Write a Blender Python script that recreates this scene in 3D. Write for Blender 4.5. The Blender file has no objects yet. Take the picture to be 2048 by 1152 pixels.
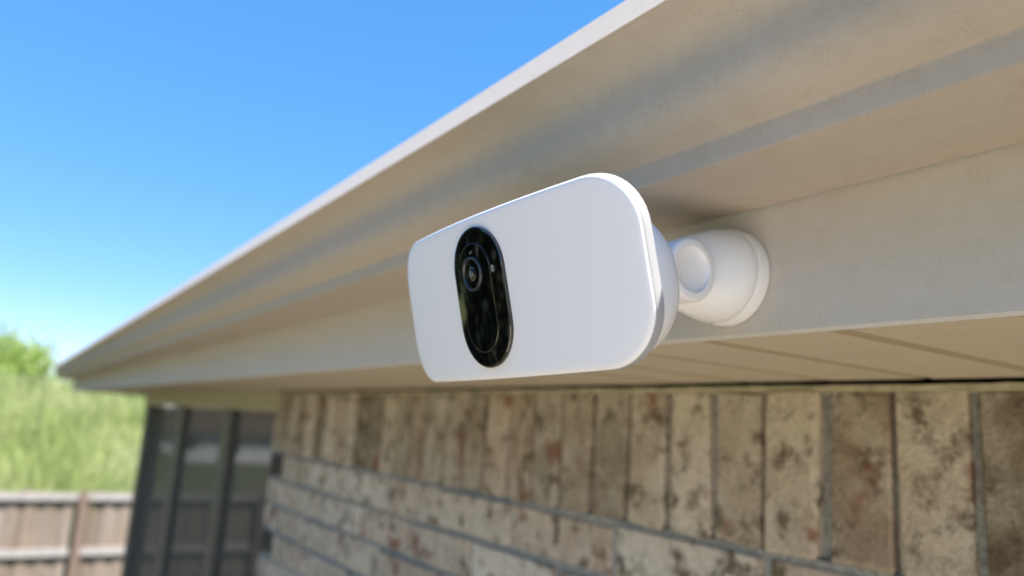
import bpy, bmesh, math, random
from mathutils import Vector, Matrix, noise
random.seed(7)
S = bpy.context.scene
COL = S.collection
ZC = 3.04                                   # camera height above the lawn

# ------------------------------------------------------------------ camera
cam = bpy.data.cameras.new('camera'); camo = bpy.data.objects.new('camera', cam); COL.objects.link(camo)
YAW, PITCH, ROLL = 0.5735, 0.1851, 0.0664
F = Vector((math.sin(YAW)*math.cos(PITCH), math.cos(YAW)*math.cos(PITCH), math.sin(PITCH)))
r0 = Vector((math.cos(YAW), -math.sin(YAW), 0)); u0 = r0.cross(F)
CR = r0*math.cos(ROLL)+u0*math.sin(ROLL); CU = -r0*math.sin(ROLL)+u0*math.cos(ROLL)
camo.matrix_world = Matrix(((CR.x, CU.x, -F.x, 0), (CR.y, CU.y, -F.y, 0), (CR.z, CU.z, -F.z, ZC), (0, 0, 0, 1)))
cam.sensor_width = 36; cam.lens = 1512.4/2048*36
cam.clip_start = 0.02; cam.clip_end = 2000
cam.dof.use_dof = True; cam.dof.focus_distance = 0.378; cam.dof.aperture_fstop = cam.lens/5.2
S.camera = camo

# ------------------------------------------------------------------ sky, sun, exposure
SUN = Vector((0.195, -0.46, 0.90)).normalized()
world = bpy.data.worlds.new('World'); S.world = world; world.use_nodes = True
wn = world.node_tree.nodes; wl = world.node_tree.links
sky = wn.new('ShaderNodeTexSky'); sky.sky_type = 'NISHITA'; sky.sun_disc = False
sky.sun_elevation = math.asin(SUN.z); sky.sun_rotation = math.atan2(SUN.x, SUN.y)
sky.air_density = 1.0; sky.dust_density = 0.0; sky.ozone_density = 6.0; sky.altitude = 2500
hsv = wn.new('ShaderNodeHueSaturation'); hsv.inputs['Saturation'].default_value = 1.72
gam = wn.new('ShaderNodeGamma'); gam.inputs['Gamma'].default_value = 0.50
wl.new(sky.outputs[0], gam.inputs['Color']); wl.new(gam.outputs[0], hsv.inputs['Color']); tint = wn.new('ShaderNodeMix'); tint.data_type = 'RGBA'; tint.blend_type = 'MULTIPLY'; tint.inputs[0].default_value = 1.0; tint.inputs[7].default_value = (1.06, .965, 1.02, 1)
wl.new(hsv.outputs[0], tint.inputs[6]); wl.new(tint.outputs[2], wn['Background'].inputs['Color'])
wn['Background'].inputs['Strength'].default_value = 0.138
sun = bpy.data.lights.new('sun', 'SUN'); suno = bpy.data.objects.new('sun', sun); COL.objects.link(suno)
sun.energy = 3.6; sun.angle = math.radians(0.53); sun.color = (1.0, 0.95, 0.87)
suno.rotation_euler = (-SUN).to_track_quat('-Z', 'Y').to_euler(); suno.location = (0, -5, 12)
vs = S.view_settings
vs.view_transform = 'Standard'; vs.look = 'None'; vs.exposure = 2.08; vs.gamma = 1; vs.use_curve_mapping = False
S.render.engine = 'CYCLES'; S.cycles.use_denoising = True
S.cycles.max_bounces = 10; S.cycles.diffuse_bounces = 5; S.cycles.transparent_max_bounces = 24

# ------------------------------------------------------------------ materials
class M:
    def __init__(s, name):
        s.m = bpy.data.materials.new(name); s.m.use_nodes = True
        s.n = s.m.node_tree.nodes; s.l = s.m.node_tree.links; s.b = s.n['Principled BSDF']; s.out = s.n['Material Output']
    def set(s, **k):
        for a, v in k.items():
            s.b.inputs[a.replace('_', ' ')].default_value = v
        return s
    def node(s, t, **k):
        n = s.n.new('ShaderNode'+t)
        for a, v in k.items(): setattr(n, a, v)
        return n
    def link(s, a, b): s.l.new(a, b)
    def coords(s, obj=True, rnd=False, scale=(1, 1, 1)):
        tc = s.node('TexCoord'); mp = s.node('Mapping')
        mp.inputs['Scale'].default_value = scale
        s.link(tc.outputs['Object' if obj else 'Generated'], mp.inputs['Vector'])
        if rnd:
            oi = s.node('ObjectInfo'); mu = s.node('Math', operation='MULTIPLY'); mu.inputs[1].default_value = 37.0
            s.link(oi.outputs['Random'], mu.inputs[0])
            cx = s.node('CombineXYZ')
            s.link(mu.outputs[0], cx.inputs[0]); s.link(mu.outputs[0], cx.inputs[1]); s.link(cx.outputs[0], mp.inputs['Location'])
        return mp.outputs[0]
    def noise(s, vec, scale, detail=4, rough=.55, dist=0):
        n = s.node('TexNoise'); n.inputs['Scale'].default_value = scale; n.inputs['Detail'].default_value = detail
        n.inputs['Roughness'].default_value = rough; n.inputs['Distortion'].default_value = dist
        s.link(vec, n.inputs['Vector']); return n.outputs['Fac']
    def ramp(s, fac, stops):
        r = s.node('ValToRGB'); e = r.color_ramp.elements
        while len(e) < len(stops): e.new(.5)
        for x, (p, c) in zip(e, stops):
            x.position = p; x.color = (*c, 1) if len(c) == 3 else c
        s.link(fac, r.inputs[0]); return r.outputs[0]
    def mix(s, fac, a, b, mode='MIX'):
        m = s.node('Mix', data_type='RGBA', blend_type=mode)
        for v, i in ((fac, 0), (a, 6), (b, 7)):
            if hasattr(v, 'links') or hasattr(v, 'is_linked'): s.link(v, m.inputs[i])
            else: m.inputs[i].default_value = v if i == 0 else (*v, 1)
        return m.outputs[2]
    def bump(s, h, strength=.3, dist=.002):
        b = s.node('Bump'); b.inputs['Strength'].default_value = strength; b.inputs['Distance'].default_value = dist
        s.link(h, b.inputs['Height']); s.link(b.outputs[0], s.b.inputs['Normal'])
    def base(s, c): s.link(c, s.b.inputs['Base Color']); return s

def grey(v): return (v, v, v)

def painted_metal(name, col, rough=.45, dirt=.5, along=True):
    """aluminium trim with baked beige paint, dusty film and pollen"""
    m = M(name); v = m.coords()
    vs_ = m.coords(scale=(1, .12, 1))
    d1 = m.noise(vs_, 14, 6, .6); d2 = m.noise(v, 420, 3, .7); d3 = m.noise(v, 60, 5, .65)
    c = m.mix(m.ramp(d1, [(.35, grey(0)), (.7, grey(1))]), col, tuple(x*.92 for x in col))
    d4 = m.noise(v, 75, 6, .7)
    c = m.mix(m.ramp(d4, [(.38, grey(0)), (.66, grey(.28))]), c, tuple(x*y for x, y in zip(col, (.80, .76, .68))))
    dust = m.ramp(d2, [(.45, grey(0)), (.62, grey(1))])
    dm = m.node('Math', operation='MULTIPLY'); m.link(dust, dm.inputs[0]); m.link(m.ramp(d3, [(.42, grey(0)), (.66, grey(dirt))]), dm.inputs[1])
    c = m.mix(dm.outputs[0], c, (col[0]*.62, col[1]*.56, col[2]*.42))
    m.base(c); m.set(Roughness=rough, Specular_IOR_Level=.16)
    m.bump(d2, .12, .0006)
    return m.m

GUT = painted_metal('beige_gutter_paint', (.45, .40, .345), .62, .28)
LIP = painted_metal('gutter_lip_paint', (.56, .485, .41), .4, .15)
FASC = painted_metal('beige_fascia_paint', (.58, .545, .50), .65, .25)
SOF = painted_metal('beige_soffit_paint', (.51, .445, .35), .55, .15)

SOFG = painted_metal('shade_painted_joint', (.33, .27, .185), .7, .4)  # darker soffit colour, painted shade for the joints

def brick_mat(name, dark=False, pale=0.0):
    m = M(name); v = m.coords(rnd=True)
    oi = m.node('ObjectInfo')
    n1 = m.noise(v, 17, 6, .62, .08); n2 = m.noise(v, 30, 6, .66, .08); n3 = m.noise(v, 12, 4, .6, .2); n4 = m.noise(v, 190, 4, .7)
    if dark:
        c = m.mix(m.ramp(n2, [(.35, grey(0)), (.7, grey(1))]), (.045, .042, .04), (.085, .078, .07))
    else:
        tone = m.ramp(oi.outputs['Random'], [(0, (.14, .105, .065)), (.14, (.66, .57, .45)), (.3, (.19, .15, .10)), (.48, (.72, .64, .53)), (.66, (.55, .41, .31)), (.84, (.27, .21, .145)), (1, (.68, .58, .46))])
        if pale:
            tone = m.ramp(oi.outputs['Random'], [(0, (.44, .35, .27)), (.2, (.70, .62, .52)), (.4, (.54, .42, .33)), (.6, (.74, .68, .59)), (.8, (.40, .32, .245)), (1, (.64, .54, .44))])
        c = m.mix(m.ramp(n1, [(.44-.10*pale, grey(0)), (.62-.08*pale, grey(.40))]), tone, (.76+pale*.02, .70+pale*.02, .60+pale*.03))          # cream slurry
        c = m.mix(m.ramp(n2, [(.52, grey(0)), (.64, grey(.9))]), c, (.115, .085, .05))             # brown kiln marks
        c = m.mix(m.ramp(n3, [(.585, grey(0)), (.67, grey(.85))]), c, (.25, .105, .06))            # red body showing
        vein = m.noise(v, 15, 6, .68, .15)
        c = m.mix(m.ramp(vein, [(.47, grey(0)), (.50, grey(.30)), (.53, grey(0))]), c, (.12, .095, .06))
        c = m.mix(m.ramp(n4, [(.35, grey(.2)), (.55, grey(0))]), c, (.2, .17, .12))
    m.base(c); m.set(Roughness=.9)
    h = m.node('Math', operation='ADD'); m.link(n2, h.inputs[0]); m.link(n4, h.inputs[1])
    m.bump(h.outputs[0], 1.0, .005)
    return m.m
BRICK = brick_mat('tumbled_brick'); BRICKP = brick_mat('pale_brick', False, .8); BRICKD = brick_mat('charcoal_brick', True)  # BRICKP: paler tones for the courses below the soldiers

def simple(name, col, rough=.6, scale=30, var=.2, bump=.0, **k):
    m = M(name); v = m.coords()
    n = m.noise(v, scale, 5, .6)
    m.base(m.mix(m.ramp(n, [(.3, grey(0)), (.7, grey(1))]), tuple(c*(1-var) for c in col), tuple(min(1, c*(1+var)) for c in col)))
    m.set(Roughness=rough, **k)
    if bump: m.bump(n, .5, bump)
    return m.m
MORTAR = simple('grey_mortar', (.31, .305, .29), .95, 160, .4, .004)
DARKGAP = simple('dark_gap', (.03, .026, .02), .95)
WHITE = simple('white_plastic', (.74, .75, .78), .38, 8, .01)
MOUNT = simple('mount_plastic', (.72, .73, .75), .36, 8, .01)
SILVER = M('silver_trim').set(Base_Color=(.33, .33, .345, 1), Roughness=.5, Specular_IOR_Level=.2).m
FACE = M('milky_diffuser').set(Base_Color=(.835, .82, .865, 1), Roughness=.45).m
BLACK = M('black_gloss').set(Base_Color=(.002, .002, .0025, 1), Roughness=.015, IOR=1.9).m
BLACKR = M('black_satin').set(Base_Color=(.012, .012, .013, 1), Roughness=.22).m
RING = M('dark_chrome_ring').set(Base_Color=(.055, .055, .062, 1), Metallic=.6, Roughness=.3).m
GLASS = M('lens_glass').set(Base_Color=(.006, .007, .012, 1), Roughness=.03, IOR=1.8).m
PUPIL = M('lens_pupil').set(Base_Color=(.13, .12, .12, 1), Roughness=.3).m
SPECK = M('microphone_dot').set(Base_Color=(.45, .48, .46, 1), Roughness=.5).m
SCREW = M('dark_screw').set(Base_Color=(.08, .075, .06, 1), Roughness=.6).m
BRONZE = simple('dark_bronze_frame', (.085, .083, .074), .5, 20, .2)
BEAM = simple('olive_beige_beam', (.40, .37, .25), .6, 12, .08)
ROOF = simple('roof_shingle', (.11, .10, .09), .95, 40, .35)
CONC = simple('concrete', (.40, .39, .36), .9, 9, .15)
TRUNK = simple('bark', (.12, .095, .07), .95, 30, .35, .01)
NWALL = simple('pale_siding', (.72, .72, .74), .8, 3, .05)
NROOF = simple('brown_shingles', (.10, .075, .062), .95, 25, .3)
NTRIM = simple('white_trim', (.8, .8, .8), .6)
NGLASS = M('dark_window_glass').set(Base_Color=(.03, .035, .04, 1), Roughness=.08).m

def fence_mat():
    m = M('weathered_fence_wood'); v = m.coords(rnd=True, scale=(1, 1, .08)); oi = m.node('ObjectInfo')
    n = m.noise(v, 45, 5, .65); n2 = m.noise(v, 7, 3)
    tone = m.ramp(oi.outputs['Random'], [(0, (.17, .125, .095)), (.4, (.24, .185, .145)), (.7, (.135, .10, .075)), (1, (.27, .215, .175))])
    c = m.mix(m.ramp(n, [(.4, grey(0)), (.7, grey(.7))]), tone, (.135, .10, .08))
    c = m.mix(m.ramp(n2, [(.45, grey(0)), (.7, grey(.5))]), c, (.33, .295, .27))
    m.base(c); m.set(Roughness=.9); m.bump(n, .4, .003); return m.m
WOOD = fence_mat()
RAILW = simple('sunlit_rail_wood', (.31, .285, .275), .9, 14, .18)  # colour lightened to stand for sun caught on the rails
POSTW = simple('reddish_post_wood', (.165, .115, .09), .9, 20, .2)

def screen_mat():
    m = M('insect_screen'); m.set(Base_Color=(.06, .06, .062, 1), Roughness=.7)
    t = m.node('BsdfTransparent'); mx = m.node('MixShader'); lw = m.node('LayerWeight'); lw.inputs['Blend'].default_value = .35
    r = m.node('MapRange'); r.inputs['To Min'].default_value = .33; r.inputs['To Max'].default_value = .72
    m.link(lw.outputs['Facing'], r.inputs['Value'])
    m.link(r.outputs[0], mx.inputs[0]); m.link(t.outputs[0], mx.inputs[1]); m.link(m.b.outputs[0], mx.inputs[2]); m.link(mx.outputs[0], m.out.inputs[0])
    return m.m
SCREEN = screen_mat()

def leaf_mat(name, a, b, tr=.4):
    m = M(name); g = m.node('NewGeometry')
    c = m.ramp(g.outputs['Random Per Island'], [(0, a), (1, b)])
    m.base(c); m.set(Roughness=.55)
    t = m.node('BsdfTranslucent'); m.link(m.mix(1.0, c, (1.25, 1.3, .6), 'MULTIPLY'), t.inputs['Color'])
    mx = m.node('MixShader'); mx.inputs[0].default_value = tr
    m.link(m.b.outputs[0], mx.inputs[1]); m.link(t.outputs[0], mx.inputs[2]); m.link(mx.outputs[0], m.out.inputs[0]); return m.m
LEAFA = leaf_mat('bright_leaves', (.25, .34, .10), (.37, .44, .18), .5)
LEAFB = leaf_mat('yellowish_leaves', (.34, .39, .14), (.44, .46, .23), .5)
LEAFD = leaf_mat('dark_leaves', (.010, .018, .007), (.022, .034, .011), .2)
def grass_mat():
    m = M('hillside_grass'); g = m.node('NewGeometry'); v = m.coords()
    c = m.ramp(g.outputs['Random Per Island'], [(0, (.29, .36, .11)), (.7, (.37, .44, .16)), (1, (.42, .44, .20))])
    c = m.mix(m.ramp(m.noise(v, .55, 4, .6), [(.42, grey(0)), (.62, grey(.7))]), c, (.52, .54, .30))
    c = m.mix(m.ramp(m.noise(v, 1.3, 4, .6, .8), [(.55, grey(0)), (.68, grey(.7))]), c, (.17, .25, .07))
    m.base(c); m.set(Roughness=.6, Specular_IOR_Level=.2)
    t = m.node('BsdfTranslucent'); m.link(c, t.inputs['Color']); mx = m.node('MixShader'); mx.inputs[0].default_value = .45
    m.link(m.b.outputs[0], mx.inputs[1]); m.link(t.outputs[0], mx.inputs[2]); m.link(mx.outputs[0], m.out.inputs[0]); return m.m
LEAFP = grass_mat()

def lawn_mat():
    m = M('lawn_grass'); v = m.coords()
    n = m.noise(v, .5, 5, .6); n2 = m.noise(v, 9, 6, .75)
    c = m.mix(m.ramp(n, [(.35, grey(0)), (.68, grey(1))]), (.055, .075, .022), (.105, .105, .045))
    c = m.mix(m.ramp(n2, [(.35, grey(0)), (.7, grey(.6))]), c, (.15, .15, .065))
    m.base(c); m.set(Roughness=.95); m.bump(n2, .6, .05); return m.m
LAWN = lawn_mat()

# ------------------------------------------------------------------ helpers
def link(name, verts, faces, mat, parent=None, smooth=False):
    me = bpy.data.meshes.new(name); me.from_pydata([tuple(v) for v in verts], [], faces); me.update()
    bm = bmesh.new(); bm.from_mesh(me); bmesh.ops.recalc_face_normals(bm, faces=bm.faces); bm.to_mesh(me); bm.free()
    if smooth:
        for p in me.polygons: p.use_smooth = True
    me.materials.append(mat)
    return put(name, me, parent)
def put(name, me, parent=None, loc=None):
    o = bpy.data.objects.new(name, me); COL.objects.link(o)
    if parent: o.parent = parent
    if loc: o.location = loc
    return o
def thing(name, label, cat, loc=(0, 0, 0), group=None):
    o = bpy.data.objects.new(name, None); COL.objects.link(o); o.location = loc; o.empty_display_size = .05
    return tag(o, label, cat, group)
def tag(o, label, cat, group=None):
    o['label'] = label; o['category'] = cat
    if group: o['group'] = group
    return o
def boxv(x0, x1, y0, y1, z0, z1):
    v = [(x, y, z) for x in (x0, x1) for y in (y0, y1) for z in (z0, z1)]
    f = [(0, 1, 3, 2), (4, 6, 7, 5), (0, 4, 5, 1), (2, 3, 7, 6), (0, 2, 6, 4), (1, 5, 7, 3)]
    return v, f
def box(name, b, mat, parent=None, bev=0.0):
    v, f = boxv(*b)
    if not bev: return link(name, v, f, mat, parent)
    me = bpy.data.meshes.new(name); me.from_pydata(v, [], f); bm = bmesh.new(); bm.from_mesh(me)
    bmesh.ops.recalc_face_normals(bm, faces=bm.faces)
    bmesh.ops.bevel(bm, geom=bm.edges[:], offset=bev, segments=1, affect='EDGES'); bm.to_mesh(me); bm.free()
    me.materials.append(mat); return put(name, me, parent)
def merge(name, boxes, mat, parent=None):
    V, Fc = [], []
    for b in boxes:
        v, f = boxv(*b); o = len(V); V += v; Fc += [tuple(i+o for i in q) for q in f]
    return link(name, V, Fc, mat, parent)
def extrude_profile(name, prof, y0, y1, mat, parent=None, smooth=False, closed=True, step=None):
    ys = [y0, y1] if not step else [y0+(y1-y0)*i/step for i in range(step+1)]
    n = len(prof); V = [(p[0], y, p[1]) for y in ys for p in prof]; Fc = []
    for k in range(len(ys)-1):
        for i in range(n if closed else n-1):
            j = (i+1) % n; Fc.append((k*n+i, k*n+j, (k+1)*n+j, (k+1)*n+i))
    if closed:
        Fc.append(tuple(range(n))); Fc.append(tuple((len(ys)-1)*n+i for i in range(n)))
    o = link(name, V, Fc, mat, parent, smooth)
    if smooth:
        o.data.set_sharp_from_angle(angle=math.radians(32))
    return o

# ------------------------------------------------------------------ ground
def sm(a, b, t):
    t = min(1, max(0, (t-a)/(b-a))); return t*t*(3-2*t)
def gz(x, y):                                # lawn level, a grassy bank behind the fence, falling ground to its right
    q = x/max(y, 1)
    return 3.0*sm(12.6, 25, y)*(1-sm(.135, .178, q))*(1-sm(60, 90, y))-1.25*sm(15, 55, y)*sm(.135, .178, q)
xs = [-300, -150, -80, -45, -25] + [-20+.5*i for i in range(91)] + [30, 40, 60, 90, 150, 300]
ys = [-300, -120, -50, -20] + [-12+.75*i for i in range(99)] + [75, 95, 140, 220, 400]
V = [(x, y, gz(x, y)+(.02*noise.noise((x*.7, y*.7, 0)))) for y in ys for x in xs]
nx = len(xs)
lawn = link('lawn', V, [(j*nx+i, j*nx+i+1, (j+1)*nx+i+1, (j+1)*nx+i) for j in range(len(ys)-1) for i in range(nx-1)], LAWN, None, True)
lawn['kind'] = 'structure'

slab = box('bounce_slab', (-4.5, .72, -11, .7, .01, .06), simple('warm_bounce_slab', (.52, .43, .33), .9, 5, .12, .002)); slab['kind'] = 'structure'  # unseen slab added to bounce warm light up under the near eave
dark_strip = box('bounce_cut_strip', (-2.6, .72, 1.0, 5.4, .01, .05), simple('dark_bounce_cut', (.045, .032, .022), .95, 25, .5, .02)); dark_strip['kind'] = 'structure'  # unseen dark strip added to cut bounce light farther along the eave
# ------------------------------------------------------------------ the house
D, H, XF, ZJ = 0.7278, 0.0735+ZC, 0.4093, 0.1598+ZC
YB0, YB1, YE = -1.6, 2.472, 6.75            # brick wall from / to, end of the eave
house = thing('brick_house', 'beige trimmed brick house with a long soffit and tumbled brick wall', 'house', (D, 0, 0))
HL = Vector((D, 0, 0))
def hbox(name, b, mat, parent=None, bev=0):
    o = box(name, b, mat, parent or house, bev)
    if parent is None: o.location = -HL
    return o
wall = hbox('wall', (D+.0052, D+.16, YB0, YB1-.006, 0, ZC-.1130), MORTAR)
hbox('soldier_course_mortar', (D+.0125, D+.16, YB0, YB1-.006, ZC-.1129, H-.0105), MORTAR)
hbox('wall_core', (D+.05, D+.16, YB0, 6.0, H-.0095, H+.25), DARKGAP)
hbox('back_wall', (3.6, 3.75, YB1+.02, 5.26, 0, H), BEAM)
hbox('inner_wall', (D+.17, 3.6, YB1-.15, YB1-.007, 0, H), BEAM)
hbox('end_wall', (D+.17, 7.0, YB0-.15, YB0-.01, 0, H+.8), BEAM)
hbox('porch_floor', (D+.05, 3.6, YB1, 5.26, .0, .12), CONC)
hbox('porch_ceiling', (D+.2, 3.6, YB1, 5.3, H+.002, H+.05), BEAM)

# bricks -----------------------------------------------------------
PB = 0.0762
def brick_meshes(name, w, h, mat, n):
    out = []
    for k in range(n):
        dp = .055
        v, f = boxv(-dp, 0, -w/2, w/2, -h/2, h/2)
        bm = bmesh.new(); vv = [bm.verts.new(p) for p in v]; [bm.faces.new([vv[i] for i in q]) for q in f]
        bmesh.ops.recalc_face_normals(bm, faces=bm.faces)
        bmesh.ops.bevel(bm, geom=bm.edges[:], offset=.0032, segments=1, affect='EDGES')
        for q in bm.verts: q.co += Vector((max(-.0014, min(.0014, random.gauss(0, .0010))), random.gauss(0, .0020), random.gauss(0, .0018)))
        me = bpy.data.meshes.new(name); bm.to_mesh(me); bm.free(); me.materials.append(mat); out.append(me)
    return out
sold_h = (H-.0105) - (ZC-.1122)
SOLD = brick_meshes('brick', .0655, sold_h, BRICK, 10)
STRE = brick_meshes('brick', .2440, .0655, BRICKP, 10)
HALF = brick_meshes('brick', .1150, .0655, BRICKP, 4)
HALFD = brick_meshes('brick', .1150, .0655, BRICKD, 3)
def lay(me, y, z, proud=0.0):
    o = put('brick', me, wall, (D+max(-.0016, min(.0016, random.gauss(0, .0012)))-proud, y, z))
    o.rotation_euler = (random.gauss(0, .006), random.gauss(0, .004), math.pi+max(-.008, min(.008, random.gauss(0, .004)))); return o
k = -24
while True:
    y = .3484+PB*(k-.5)
    if y+PB*.5 > YB1+.01: break
    if y > YB0+.04:
        zc = ZC-.1122+sold_h/2
        lay(random.choice(SOLD), y+random.gauss(0, .0022), zc)
    k += 1
last_y = .3484+PB*(k-1)
for row in range(12):
    z = ZC-.117-PB*(row+.5)
    y = YB1
    first = True
    off = [0, .5][row % 2]
    # a half brick closes the corner on the even rows: charcoal on two of them
    if row % 2 == 0:
        dk = row % 4 in (0, 2) and row in (0, 2+1, 4, 8)
        lay(random.choice(HALFD if row in (0, 3, 6) else HALF), y-.0575, z); y -= .127
    while y-.254 > YB0-.05:
        if row == 3 and y == YB1:
            lay(random.choice(HALFD), y-.0575, z); y -= .127; continue
        if row == 2 and abs(y-.254-0.51) < .13:
            lay(HALFD[0], y-.0575, z); y -= .127
            lay(random.choice(HALF), y-.0575, z); y -= .127; continue
        lay(random.choice(STRE), y-.122+random.gauss(0, .0015), z); y -= .254
lower = []
for row in range(12, 38):
    z = ZC-.117-PB*(row+.5); y = YB1-(.127 if row % 2 == 0 else 0)
    while y-.254 > YB0-.05:
        lower.append((D, D+.05, y-.244, y, z-.0327, z+.0327)); y -= .254
lw_ = merge('lower_brickwork', lower, BRICK, wall); lw_['kind'] = 'stuff'
# ragged mortar line along the top of the soldiers, below the dark gap
V, Fc = [], []
N = 240
for i in range(N+1):
    y = YB0+(YB1-YB0)*i/N; zt = H-.0048+.0012*noise.noise((y*14, 3, 0))+.0014*noise.noise((y*40, 8, 0))
    xx = D+.001+.002*noise.noise((y*20, 1, 5))
    V += [(xx, y, H-.0118+.002*noise.noise((y*30, 7, 2))), (xx, y, zt), (D+.05, y, zt), (D+.05, y, H-.0118)]
for i in range(N):
    for j in range(4):
        Fc.append((i*4+j, i*4+(j+1) % 4, (i+1)*4+(j+1) % 4, (i+1)*4+j))
mt = link('mortar_bead', V, Fc, simple('buff_mortar', (.42, .38, .27), .95, 60, .25, .002), house); mt.location = -HL

# soffit planks -----------------------------------------------------
soffit = hbox('soffit', (XF+.004, D+.05, YB0, YE, H+.0052, H+.009), SOF)
pw = .1075; g0 = .2779
prof = [(0, .0030), (.0068, 0), (pw-.0068, 0), (pw, .0030), (pw, .0045), (0, .0045)]
pv = [(x, p[0], p[1]) for x in (0, D-.004-XF) for p in prof]; n = len(prof)
pf = [(i, (i+1) % n, n+(i+1) % n, n+i) for i in range(n)] + [tuple(range(n)), tuple(range(n, 2*n))]
pme = bpy.data.meshes.new('soffit_plank'); pme.from_pydata(pv, [], pf); pme.update()
bm = bmesh.new(); bm.from_mesh(pme); bmesh.ops.recalc_face_normals(bm, faces=bm.faces); bm.to_mesh(pme); bm.free(); pme.materials.append(SOF)
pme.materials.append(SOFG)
for p in pme.polygons:                       # groove shade painted as a darker colour on each joint's sloping sides
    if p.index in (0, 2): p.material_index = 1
k = math.ceil((YB0-g0)/pw)
while g0+k*pw+pw < YE:
    put('soffit_plank', pme, soffit, (XF+.0015, g0+k*pw, H+random.uniform(-.0002, .0004))); k += 1

# fascia ------------------------------------------------------------
fp = [(XF+.010, H-.0004), (XF+.0014, H-.0016), (XF, H+.0006), (XF, H+.03), (XF+.0004, ZJ+.10), (XF+.02, ZJ+.10), (XF+.02, H+.004), (XF+.010, H+.0012)]
fascia = extrude_profile('fascia', fp, YB0, YE+.02, FASC, house); fascia.location = -HL
fe = hbox('fascia_return', (XF+.0205, 4.0, YE, YE+.02, H, H+.16), FASC)
# roof
rp = [(XF-.03, ZC+.258), (4.2, ZC+1.95), (4.2, ZC+2.1), (XF-.03, ZC+.275)]
roof = extrude_profile('roof', rp, YB0-.2, YE+.1, ROOF, house); roof.location = -HL
rp = [(4.2, ZC+1.95), (8.0, ZC+.26), (8.0, ZC+.40), (4.2, ZC+2.1)]
roof2 = extrude_profile('roof', rp, YB0-.2, YE+.1, ROOF, house); roof2.location = -HL

# ------------------------------------------------------------------ gutter
gut = thing('rain_gutter', 'long beige metal rain gutter with a pale sunlit lip hung along the eave', 'gutter', (XF-.05, 0, ZC+.2))
GL = -Vector(gut.location)
def bez(p0, p1, p2, p3, n):
    out = []
    for i in range(n+1):
        t = i/n; a = (1-t)**3; b = 3*t*(1-t)**2; c = 3*t*t*(1-t); d = t**3
        out.append((a*p0[0]+b*p1[0]+c*p2[0]+d*p3[0], a*p0[1]+b*p1[1]+c*p2[1]+d*p3[1]))
    return out
outer = [(XF-.0015, .1598), (.3252, .1598), (.3232, .1604), (.3225, .162), (.3225, .1738), (.3221, .1752)]
outer += bez((.3212, .1762), (.307, .1835), (.2985, .1915), (.2985, .208), 10)
outer += bez((.2985, .208), (.2985, .2285), (.290, .2345), (.2728, .2406), 10)[1:]
inner = [(x+.0016, z+.0012) for x, z in reversed(outer)]
inner[0] = (outer[-1][0]+.0016, outer[-1][1]+.0016); inner[-1] = (XF-.0015, .1612)
tr = [(x, z+ZC) for x, z in outer+inner]
YG1 = 7.1
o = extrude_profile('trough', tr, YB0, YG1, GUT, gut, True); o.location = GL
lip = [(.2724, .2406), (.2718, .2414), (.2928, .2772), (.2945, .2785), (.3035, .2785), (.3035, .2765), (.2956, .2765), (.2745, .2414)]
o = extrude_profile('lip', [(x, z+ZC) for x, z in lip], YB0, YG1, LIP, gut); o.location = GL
bk = [(XF-.0042, .165), (XF-.0018, .165), (XF-.0018, .268), (XF-.0042, .268)]
o = extrude_profile('back_flange', [(x, z+ZC) for x, z in bk], YB0, YG1, GUT, gut); o.location = GL
capp = [(x, z+ZC) for x, z in outer]+[(.2944, .2760+ZC), (XF-.0045, .268+ZC)]
o = extrude_profile('end_cap', capp, YG1+.0005, YG1+.003, GUT, gut); o.location = GL
o = extrude_profile('hanger_strap', [(.3037, .2745+ZC), (XF-.0048, .2665+ZC), (XF-.0048, .2685+ZC), (.3037, .2762+ZC)], 1.2, 1.225, GUT, gut); o.location = GL

# ------------------------------------------------------------------ screened porch
porch = thing('screen_porch', 'dark framed screened porch at the far end of the brick wall', 'porch', (D, YB1, 0))
PL = -Vector(porch.location)
def pbox(name, b, mat, parent=None, bev=0):
    o = box(name, b, mat, parent or porch, bev)
    if parent is None: o.location = PL
    return o
ZH = ZC+.008
pbox('header_beam', (D-.004, D+.12, YB1+.002, 5.26, ZH, H-.0005), BEAM)
PX = D+.006
pbox('corner_post', (PX, PX+.09, 5.12, 5.25, .12, ZH-.001), BRONZE, None, .004)
pbox('post', (PX, PX+.042, 4.04, 4.17, .12, ZH-.001), BRONZE, None, .003)
pbox('post', (PX, PX+.042, 3.085, 3.20, .12, ZH-.001), BRONZE, None, .003)
for a, b in ((2.475, 3.083), (3.202, 4.038), (4.172, 5.118)):
    sc = pbox('screen_panel', (PX+.020, PX+.0208, a, b, .16, ZH-.004), SCREEN)
pbox('sill_rail', (D+.007, D+.047, 2.475, 5.118, .0, .1595), BRONZE)
pbox('side_header', (D+.125, 3.55, 5.12, 5.25, ZH+.0, H-.0005), BEAM)
px = [D+.098, 1.75, 2.7, 3.55]
for a, b in zip(px[:-1], px[1:]):
    pbox('screen_panel', (a, b-.06, 5.185, 5.1858, .16, ZH-.004), SCREEN)
    pbox('post', (b-.058, b-.002, 5.16, 5.22, .12, ZH-.001), BRONZE)

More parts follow.
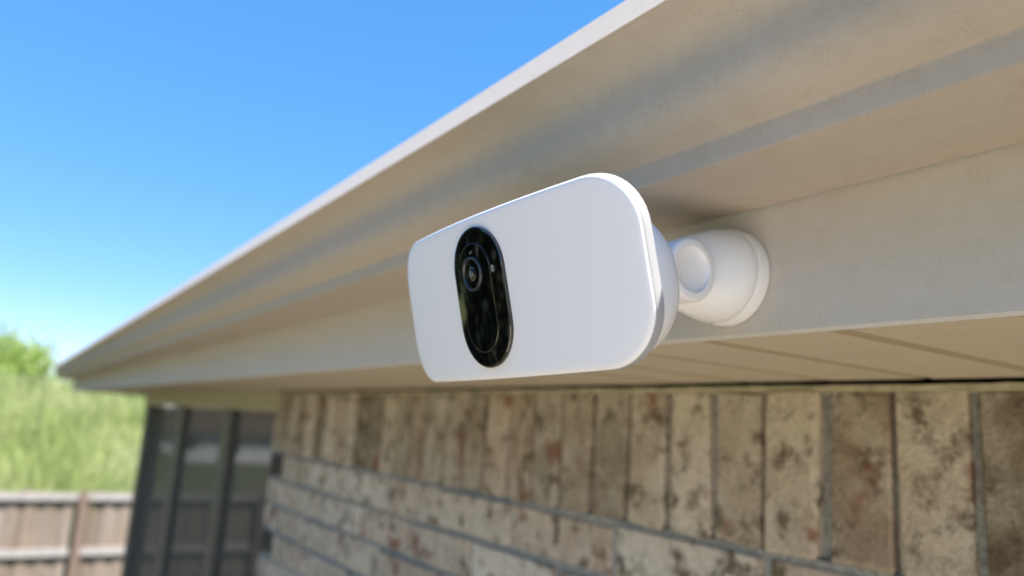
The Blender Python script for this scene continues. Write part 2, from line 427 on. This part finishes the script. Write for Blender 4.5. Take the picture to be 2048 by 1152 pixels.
# ------------------------------------------------------------------ floodlight camera
CTR = Vector((.211, .3530, .0712+ZC))
def devframe(yw, pt, rl):
    n = Vector((-math.cos(yw)*math.cos(pt), math.sin(yw)*math.cos(pt), math.sin(pt)))
    e = Vector((0, 0, 1)).cross(n).normalized(); u = n.cross(e)
    return e*math.cos(rl)+u*math.sin(rl), -e*math.sin(rl)+u*math.cos(rl), n
E_, U_, N_ = devframe(-.0204, -.2482, .0203)
KAP = .984
flood = thing('floodlight_camera', 'white curved floodlight security camera with black oval lens window on a swivel mount', 'security camera', CTR)
def dev(s, t, h, flat=False): return E_*s+U_*t+N_*(h-(0 if flat else KAP*s*s))
def rrect(w, h, r, k=10, mid=6):
    """outline of a rounded rectangle, half sizes w,h"""
    pts = []
    for cx, cy, a0 in ((w-r, h-r, 0), (-w+r, h-r, 90), (-w+r, -h+r, 180), (w-r, -h+r, 270)):
        for i in range(k+1):
            a = math.radians(a0+90*i/k); pts.append((cx+r*math.cos(a), cy+r*math.sin(a)))
        nxt = {0: (-w+r, h), 90: (-w, -h+r), 180: (w-r, -h), 270: (w, h-r)}[a0]; p = pts[-1]
        for i in range(1, mid): pts.append((p[0]+(nxt[0]-p[0])*i/mid, p[1]+(nxt[1]-p[1])*i/mid))
    return pts
def loft(name, rings, mat, parent, flats=None, cap0=True, cap1=True, smooth=True, sharp=40):
    n = len(rings[0]); V = [p for r in rings for p in r]; Fc = []
    for k in range(len(rings)-1):
        for i in range(n):
            j = (i+1) % n; Fc.append((k*n+i, k*n+j, (k+1)*n+j, (k+1)*n+i))
    if cap0: Fc.append(tuple(range(n)))
    if cap1: Fc.append(tuple((len(rings)-1)*n+i for i in range(n)))
    o = link(name, V, Fc, mat, parent, smooth)
    if smooth and sharp: o.data.set_sharp_from_angle(angle=math.radians(sharp))
    return o
WH, HH, RR = .113, .0462, .0291
def scaled(pts, f): return [(x*f, y*f) for x, y in pts]
# front panel: concentric rings so it follows the curve
out_ = rrect(WH-.0004, HH-.0004, RR-.0004, 12, 8)
rings = [[dev(s, t, -.0016) for s, t in out_]]
rings.append([dev(s, t, -.0010) for s, t in rrect(WH-.0005, HH-.0005, RR-.0005, 12, 8)])
rings.append([dev(s, t, -.0003) for s, t in rrect(WH-.0012, HH-.0012, RR-.0012, 12, 8)])
rings.append([dev(s, t, 0) for s, t in rrect(WH-.0028, HH-.0028, RR-.0028, 12, 8)])
for f in (.93, .84, .72, .58, .42, .26, .12, .02):
    rings.append([dev(s, t, 0) for s, t in scaled(rrect(WH-.0028, HH-.0028, RR-.0028, 12, 8), f)])
loft('front_panel', rings, FACE, flood, cap0=False, sharp=0)
# rim
R1 = lambda i, h: [dev(s, t, h) for s, t in rrect(WH-i, HH-i, RR-i, 12, 8)]
loft('rim', [R1(.0030, -.0018), R1(.0008, -.0015), R1(.0002, -.0015), R1(0, -.0019), R1(-.0002, -.0030), R1(-.0003, -.0058), R1(.0002, -.0066), R1(.003, -.0070)], SILVER, flood, cap0=False, cap1=True, sharp=35)
# back housing
def sec(w, h, r, z, off=-.006): return [E_*s+U_*(t+off)+N_*z for s, t in rrect(w, h, r, 10, 6)]
hs = [(.0985, .0350, .030, -.0120), (.1005, .0365, .031, -.0220), (.1022, .0374, .032, -.0320), (.1015, .0362, .032, -.0410), (.0975, .0335, .031, -.0475), (.0905, .0290, .0285, -.0525), (.080, .022, .0215, -.0560), (.060, .012, .0118, -.0578), (.02, .004, .0038, -.0582)]
loft('housing', [sec(*a) for a in hs], WHITE, flood, sharp=0)
# black oval window
WS = -.0024
def stad(w, h, off=(0, 0), k=14, mid=5): return [(x+off[0], y+off[1]) for x, y in rrect(w, h, w-.00001, k, mid)]
OW, OH = .0245, .0393
def ring_of(pts, h): return [dev(s+WS, t, h) for s, t in pts]
rg = [ring_of(stad(OW, OH), -.001), ring_of(stad(OW, OH), .0017), ring_of(stad(OW-.0003, OH-.0003), .0021), ring_of(stad(OW-.0009, OH-.0009), .00225)]
for f in (.97, .8, .6, .4, .2, .03): rg.append([dev(s+WS, t, .00225+.0003*(1-f)) for s, t in scaled(stad(OW-.0009, OH-.0009), f)])
win = loft('camera_window', rg, BLACK, flood, cap0=False, sharp=6)
IW, IH, IO = .0157, .0306, (-.0012, 0)
rg = [ring_of(stad(IW, IH, IO), .0010), ring_of(stad(IW, IH, IO), .00272), ring_of(stad(IW-.00018, IH-.00018, IO), .00284), ring_of(stad(IW-.0004, IH-.0004, IO), .00287)]
for f in (.96, .75, .5, .25, .03): rg.append([dev(s+WS, t, .00287+.0002*(1-f)) for s, t in scaled(stad(IW-.0004, IH-.0004, IO), f)])
loft('sensor_cover', rg, BLACK, win, cap0=False, sharp=6)
LC = (-.0054, .0136); LB = -.0027
def circ(r, h, k=40, c=LC): return [dev(c[0]+r*math.cos(2*math.pi*i/k), c[1]+r*math.sin(2*math.pi*i/k), h+LB) for i in range(k)]
loft('lens_ring', [circ(.0097, .0048), circ(.0096, .0066), circ(.0091, .0070), circ(.0085, .0067), circ(.0080, .0052)], RING, win, cap0=False, cap1=False, sharp=0)
loft('lens_barrel', [circ(.0084, .0058), circ(.0062, .0044), circ(.0055, .0036)], BLACKR, win, cap0=False, cap1=True, sharp=0)
loft('lens', [circ(.0060, .0040), circ(.0052, .0050), circ(.0040, .0057), circ(.0022, .0062), circ(.0004, .0063)], GLASS, win, cap0=False, sharp=0)
loft('lens_pupil', [circ(.0019, .0060), circ(.0019, .00655), circ(.0014, .0067), circ(.0003, .0067)], PUPIL, win, cap0=False, sharp=0)
def dot(s, t, r, h, mat, name):
    loft(name, [[dev(s+r*math.cos(a*math.pi/4), t+r*math.sin(a*math.pi/4), h+d) for a in range(8)] for d in (-.0004, .00015)], mat, win, cap0=False, smooth=False)
for ds, dt in ((0, 0), (.0011, .0011), (-.0011, .0011), (.0012, -.0011), (-.0012, -.001), (0, .0021), (.0001, -.0021)):
    dot(.0150+ds*.75, .0136+dt*.75, .00030, .0028+.0004, SPECK, 'microphone_hole')
for ds in (-.0007, .0005): dot(-.0030+ds, .0255+ds*.6, .00025, .0036, SPECK, 'ambient_sensor')

# swivel mount: hinge knuckle, cone, base ring
def cring(x, r, yc, zc, k=48, sq=1.0): return [Vector((x, yc+sq*r*math.cos(2*math.pi*i/k), zc+ZC+r*math.sin(2*math.pi*i/k)))-CTR for i in range(k)]
MY = .353
base_pts = [(XF-.0008, .0340, .114), (XF-.0060, .0341, .114), (XF-.0095, .0338, .114), (XF-.0110, .0330, .1139)]
mount = loft('mount_base', [cring(x, r, MY, z) for x, r, z in base_pts], MOUNT, flood, sharp=50)
cp = [(XF-.0112, .0326, .1139), (XF-.0122, .0330, .1138), (XF-.020, .0325, .1132), (XF-.030, .0304, .1120), (XF-.040, .0277, .1106), (XF-.050, .0246, .1094), (XF-.056, .0215, .1088), (XF-.059, .017, .1085)]
loft('mount_cone', [cring(x, r, MY, z, 48, 1-.5*sm(.016, .05, XF-x)) for x, r, z in cp], MOUNT, flood, sharp=0)
dot_ = cring(0, .0016, 0, 0, 8)
sc = [Vector((XF-.0145+.0016*math.cos(a*math.pi/4), MY+.003+.0016*math.sin(a*math.pi/4), ZC+.0815+d))-CTR for d in (0, -.0006) for a in range(8)]
link('set_screw', sc, [tuple(range(8)), tuple(range(8, 16))]+[(i, (i+1) % 8, 8+(i+1) % 8, 8+i) for i in range(8)], SCREW, flood)
HX, HZ = .3490, .1072
def hring(y, r, k=40): return [Vector((HX+r*math.cos(2*math.pi*i/k), y, HZ+ZC+r*math.sin(2*math.pi*i/k)))-CTR for i in range(k)]
knuckle = loft('knuckle', [hring(.3735, .0195), hring(.3722, .0207), hring(.3330, .0207), hring(.3310, .0200), hring(.3302, .0188), hring(.3304, .0150), hring(.3318, .0147), hring(.3326, .0138), hring(.3338, .008), hring(.3341, .001)], WHITE, flood, sharp=40)
# neck from the knuckle into the back of the housing
A = Vector((HX, MY, HZ+ZC))-CTR; B = U_*.004+N_*(-.050)
ax = (B-A).normalized(); q = ax.to_track_quat('Z', 'Y')
loft('neck', [[A+(B-A)*t+q @ Vector((r*1.0*math.cos(2*math.pi*i/28), r*.85*math.sin(2*math.pi*i/28), 0)) for i in range(28)] for t, r in ((-.05, .012), (.15, .0155), (.4, .0150), (.8, .017), (1, .021))], WHITE, flood, sharp=0)

# ------------------------------------------------------------------ fences
YF = 12.0
def picket_mesh(w, h, k):
    c = .02; v = []
    for y in (0, .017):
        v += [(-w/2, y, 0), (w/2, y, 0), (w/2, y, h-c), (w/2-c, y, h), (-w/2+c, y, h), (-w/2, y, h-c)]
    f = [(0, 1, 2, 3, 4, 5), (11, 10, 9, 8, 7, 6)] + [(i, (i+1) % 6, 6+(i+1) % 6, 6+i) for i in range(6)]
    me = bpy.data.meshes.new('picket'); me.from_pydata([(x+random.gauss(0, .0015), y, z) for x, y, z in v], [], f); me.update(); me.materials.append(WOOD); return me
PK = [picket_mesh(.121+random.gauss(0, .002), 1.80+random.gauss(0, .012), k) for k in range(6)]
def boxmesh(name, b, mat):
    v, f = boxv(*b); me = bpy.data.meshes.new(name); me.from_pydata(v, [], f); me.update()
    bm = bmesh.new(); bm.from_mesh(me); bmesh.ops.recalc_face_normals(bm, faces=bm.faces); bm.to_mesh(me); bm.free(); me.materials.append(mat); return me
def make_fence(name, label, loc, rz, x0, x1, posts):
    fn = thing(name, label, 'fence', loc); fn.rotation_euler = (0, 0, rz)
    x = x0; pitch = .1130
    while x < x1:
        kk = int(round((x-x0)/pitch)); o = put('picket', random.choice(PK), fn, (x, (kk % 2)*.0185+random.uniform(0, .003), .04)); o.rotation_euler = (0, random.gauss(0, .006), 0)
        x += pitch
    pm = boxmesh('post', (-.047, .047, -.13, -.039, 0, 1.84), POSTW)
    for p in posts: put('post', pm, fn, (p, 0, 0))
    ed = [x0-.06]+list(posts)+[x1]
    for a, b in zip(ed[:-1], ed[1:]):
        rm = boxmesh('rail', (a+.003, b-.003, -.0455, -.0005, -.046, .046), RAILW)
        for z in (1.775, 1.06, .3): put('rail', rm, fn, (0, 0, z))
    return fn
make_fence('picket_fence', 'weathered brown board fence with rails across the back of the yard', (0, YF, 0), 0, -9, 6.6, [-8.95, -6.53, -4.03, -1.53, 1.08, 3.46, 5.96])

# ------------------------------------------------------------------ trees, grass
def leaf_mesh(name, clumps, per, rx, ry, z0, z1, size, mat, seed, shape=1.0, clr=.45):
    rnd = random.Random(seed); V, Fc = [], []
    for c in range(clumps):
        while True:
            p = Vector((rnd.uniform(-1, 1), rnd.uniform(-1, 1), rnd.uniform(-1, 1)))
            if .25 < p.length < 1: break
        bulge = 1+.28*noise.noise(p*2.1+Vector((seed, 0, 0)))
        ctr = Vector((p.x*rx*bulge, p.y*ry*bulge, (z0+z1)/2+p.z*(z1-z0)/2*bulge))
        for k in range(per):
            q = ctr+Vector((rnd.gauss(0, clr), rnd.gauss(0, clr), rnd.gauss(0, clr*.8)))
            a = Vector((rnd.gauss(0, 1), rnd.gauss(0, 1), rnd.gauss(0, 1))).normalized(); b = a.orthogonal().normalized()
            b = (Matrix.Rotation(rnd.uniform(0, 6.3), 3, a) @ b); l = size*rnd.uniform(.6, 1.3); w = l*.48
            d = a.cross(b); o = len(V)
            V += [q-b*l/2, q+d*w/2, q+b*l/2+a*l*.1, q-d*w/2]; Fc.append((o, o+1, o+2, o+3))
    me = bpy.data.meshes.new(name); me.from_pydata([tuple(v) for v in V], [], Fc); me.update(); me.materials.append(mat); return me
def trunk_mesh(h, r, seed):
    rnd = random.Random(seed); V, Fc = [], []
    def tube(pts, rs, k=8):
        o = len(V)
        for p, r_ in zip(pts, rs):
            for i in range(k): V.append(p+Vector((r_*math.cos(6.2832*i/k), r_*math.sin(6.2832*i/k), 0)))
        for j in range(len(pts)-1):
            for i in range(k): Fc.append((o+j*k+i, o+j*k+(i+1) % k, o+(j+1)*k+(i+1) % k, o+(j+1)*k+i))
    pts = [Vector((rnd.gauss(0, .03)*i, rnd.gauss(0, .03)*i, h*i/6)) for i in range(7)]
    tube(pts, [r*(1-.13*i) for i in range(7)])
    for b in range(7):
        s = pts[2+b % 4]; a = rnd.uniform(0, 6.3); e = s+Vector((math.cos(a)*h*.3, math.sin(a)*h*.3, h*rnd.uniform(.2, .4)))
        tube([s, (s+e)/2+Vector((0, 0, -.05*h)), e], [r*.4, r*.28, r*.1], 6)
    me = bpy.data.meshes.new('trunk'); me.from_pydata([tuple(v) for v in V], [], Fc); me.update(); me.materials.append(TRUNK); return me
def tree(name, label, cat, x, y, h, rx, z0, clumps, per, size, mat, seed, clr, group=None, ry=None):
    t = thing(name, label, cat, (x, y, gz(x, y)-.03), group)
    put('trunk', trunk_mesh(h*.8, .05+.02*h, seed), t); t['group'] = group or {'evergreen_tree': 'dark evergreens on the lawn', 'young_tree': 'bright young trees beyond the fence', 'shade_tree': 'bright young trees beyond the fence'}.get(name, 'trees')
    put('crown', leaf_mesh('crown', clumps, per, rx*.82, (ry or rx)*.82, z0, h*.93, size, mat, seed, clr=clr), t); return t
tree('young_tree', 'round bright green tree rising from the bank at the left edge', 'tree', -.45, 27, 1.9, 1.85, -.9, 300, 34, .2, LEAFA, 3, .26)
tree('shade_tree', 'big green tree far left behind the fence, mirrored in the black lens window', 'tree', -7.5, 30, 7.5, 3.6, 1.6, 170, 34, .3, LEAFA, 11, .45)
# dark trees out in the yard; seen only in the black window
yard = [(-5.9, 9.7, 7.2, 1.75, 'narrow dark evergreen tree standing close to the back fence'), (-8.6, 10.0, 8.5, 2.5, 'dark evergreen tree in the back corner of the lawn by the fence'), (-11.5, 6.6, 9.0, 2.9, 'dense dark evergreen tree at the side of the lawn'),
        (-13.0, 1.6, 9.5, 3.2, 'tallest dark evergreen tree facing the house')]
tree('young_tree', 'bright green tree beyond the fence, far left of the porch', 'tree', -9.0, 21, 4.6, 2.2, .4, 150, 30, .26, LEAFA, 31, .34)
tree('young_tree', 'low bright green tree beyond the fence behind the evergreens', 'tree', -13.5, 23, 4.8, 2.4, .4, 150, 30, .26, LEAFA, 32, .34)
for i, (x, y, h, r, lab) in enumerate(yard):
    tree('evergreen_tree', lab, 'tree', x, y, h, r, .35, 170, 36, .34, LEAFD, 20+i, .42)
# tall grass beyond the fence
rnd = random.Random(9); V, Fc = [], []
for i in range(42000):
    x = rnd.uniform(-6, 6.5); y = 12.5+13.5*rnd.random()**.8; h = rnd.uniform(.25, .85)*(1.0+.5*noise.noise((x*.6, y*.6, 3))); z = gz(x, y)-.03
    if x/y > .165+rnd.random()*.012: continue
    a = rnd.uniform(0, 6.3); dx, dy = math.cos(a), math.sin(a); w = rnd.uniform(.010, .024); lx, ly = rnd.gauss(0, .16), rnd.gauss(0, .16); o = len(V)
    V += [(x-dx*w, y-dy*w, z), (x+dx*w, y+dy*w, z), (x+dx*w*.7+lx*.4, y+dy*w*.7+ly*.4, z+h*.6), (x-dx*w*.7+lx*.4, y-dy*w*.7+ly*.4, z+h*.6), (x+lx, y+ly, z+h)]
    Fc += [(o, o+1, o+2, o+3), (o+3, o+2, o+4)]
tg = link('tall_grass', V, Fc, LEAFP); tg['kind'] = 'stuff'

# ------------------------------------------------------------------ neighbour's house seen through the screens
NX0, NX1, NY = 11.0, 27.0, 68.0
zg = gz(16, NY)
nb = thing('neighbour_house', 'low pale house with a dark brown roof seen through the porch screens', 'house', (NX0, NY, zg))
o = box('wall', (0, NX1-NX0, 0, 9, 0, 2.5), NWALL, nb)
v = [(-.6, -.6, 2.5), (NX1-NX0+.6, -.6, 2.5), (NX1-NX0+.6, 9.6, 2.5), (-.6, 9.6, 2.5), (3, 4.5, 5.4), (NX1-NX0-3, 4.5, 5.4)]
o = link('roof', v, [(0, 1, 5, 4), (1, 2, 5), (2, 3, 4, 5), (3, 0, 4), (3, 2, 1, 0)], NROOF, nb)
for x in (1.6, 5.2, 9.0, 12.4):
    w = box('window', (x, x+1.3, -.05, -.001, .9, 2.1), NTRIM, nb)
    box('pane', (x+.1, x+1.2, -.07, -.051, 1.0, 2.0), NGLASS, w)
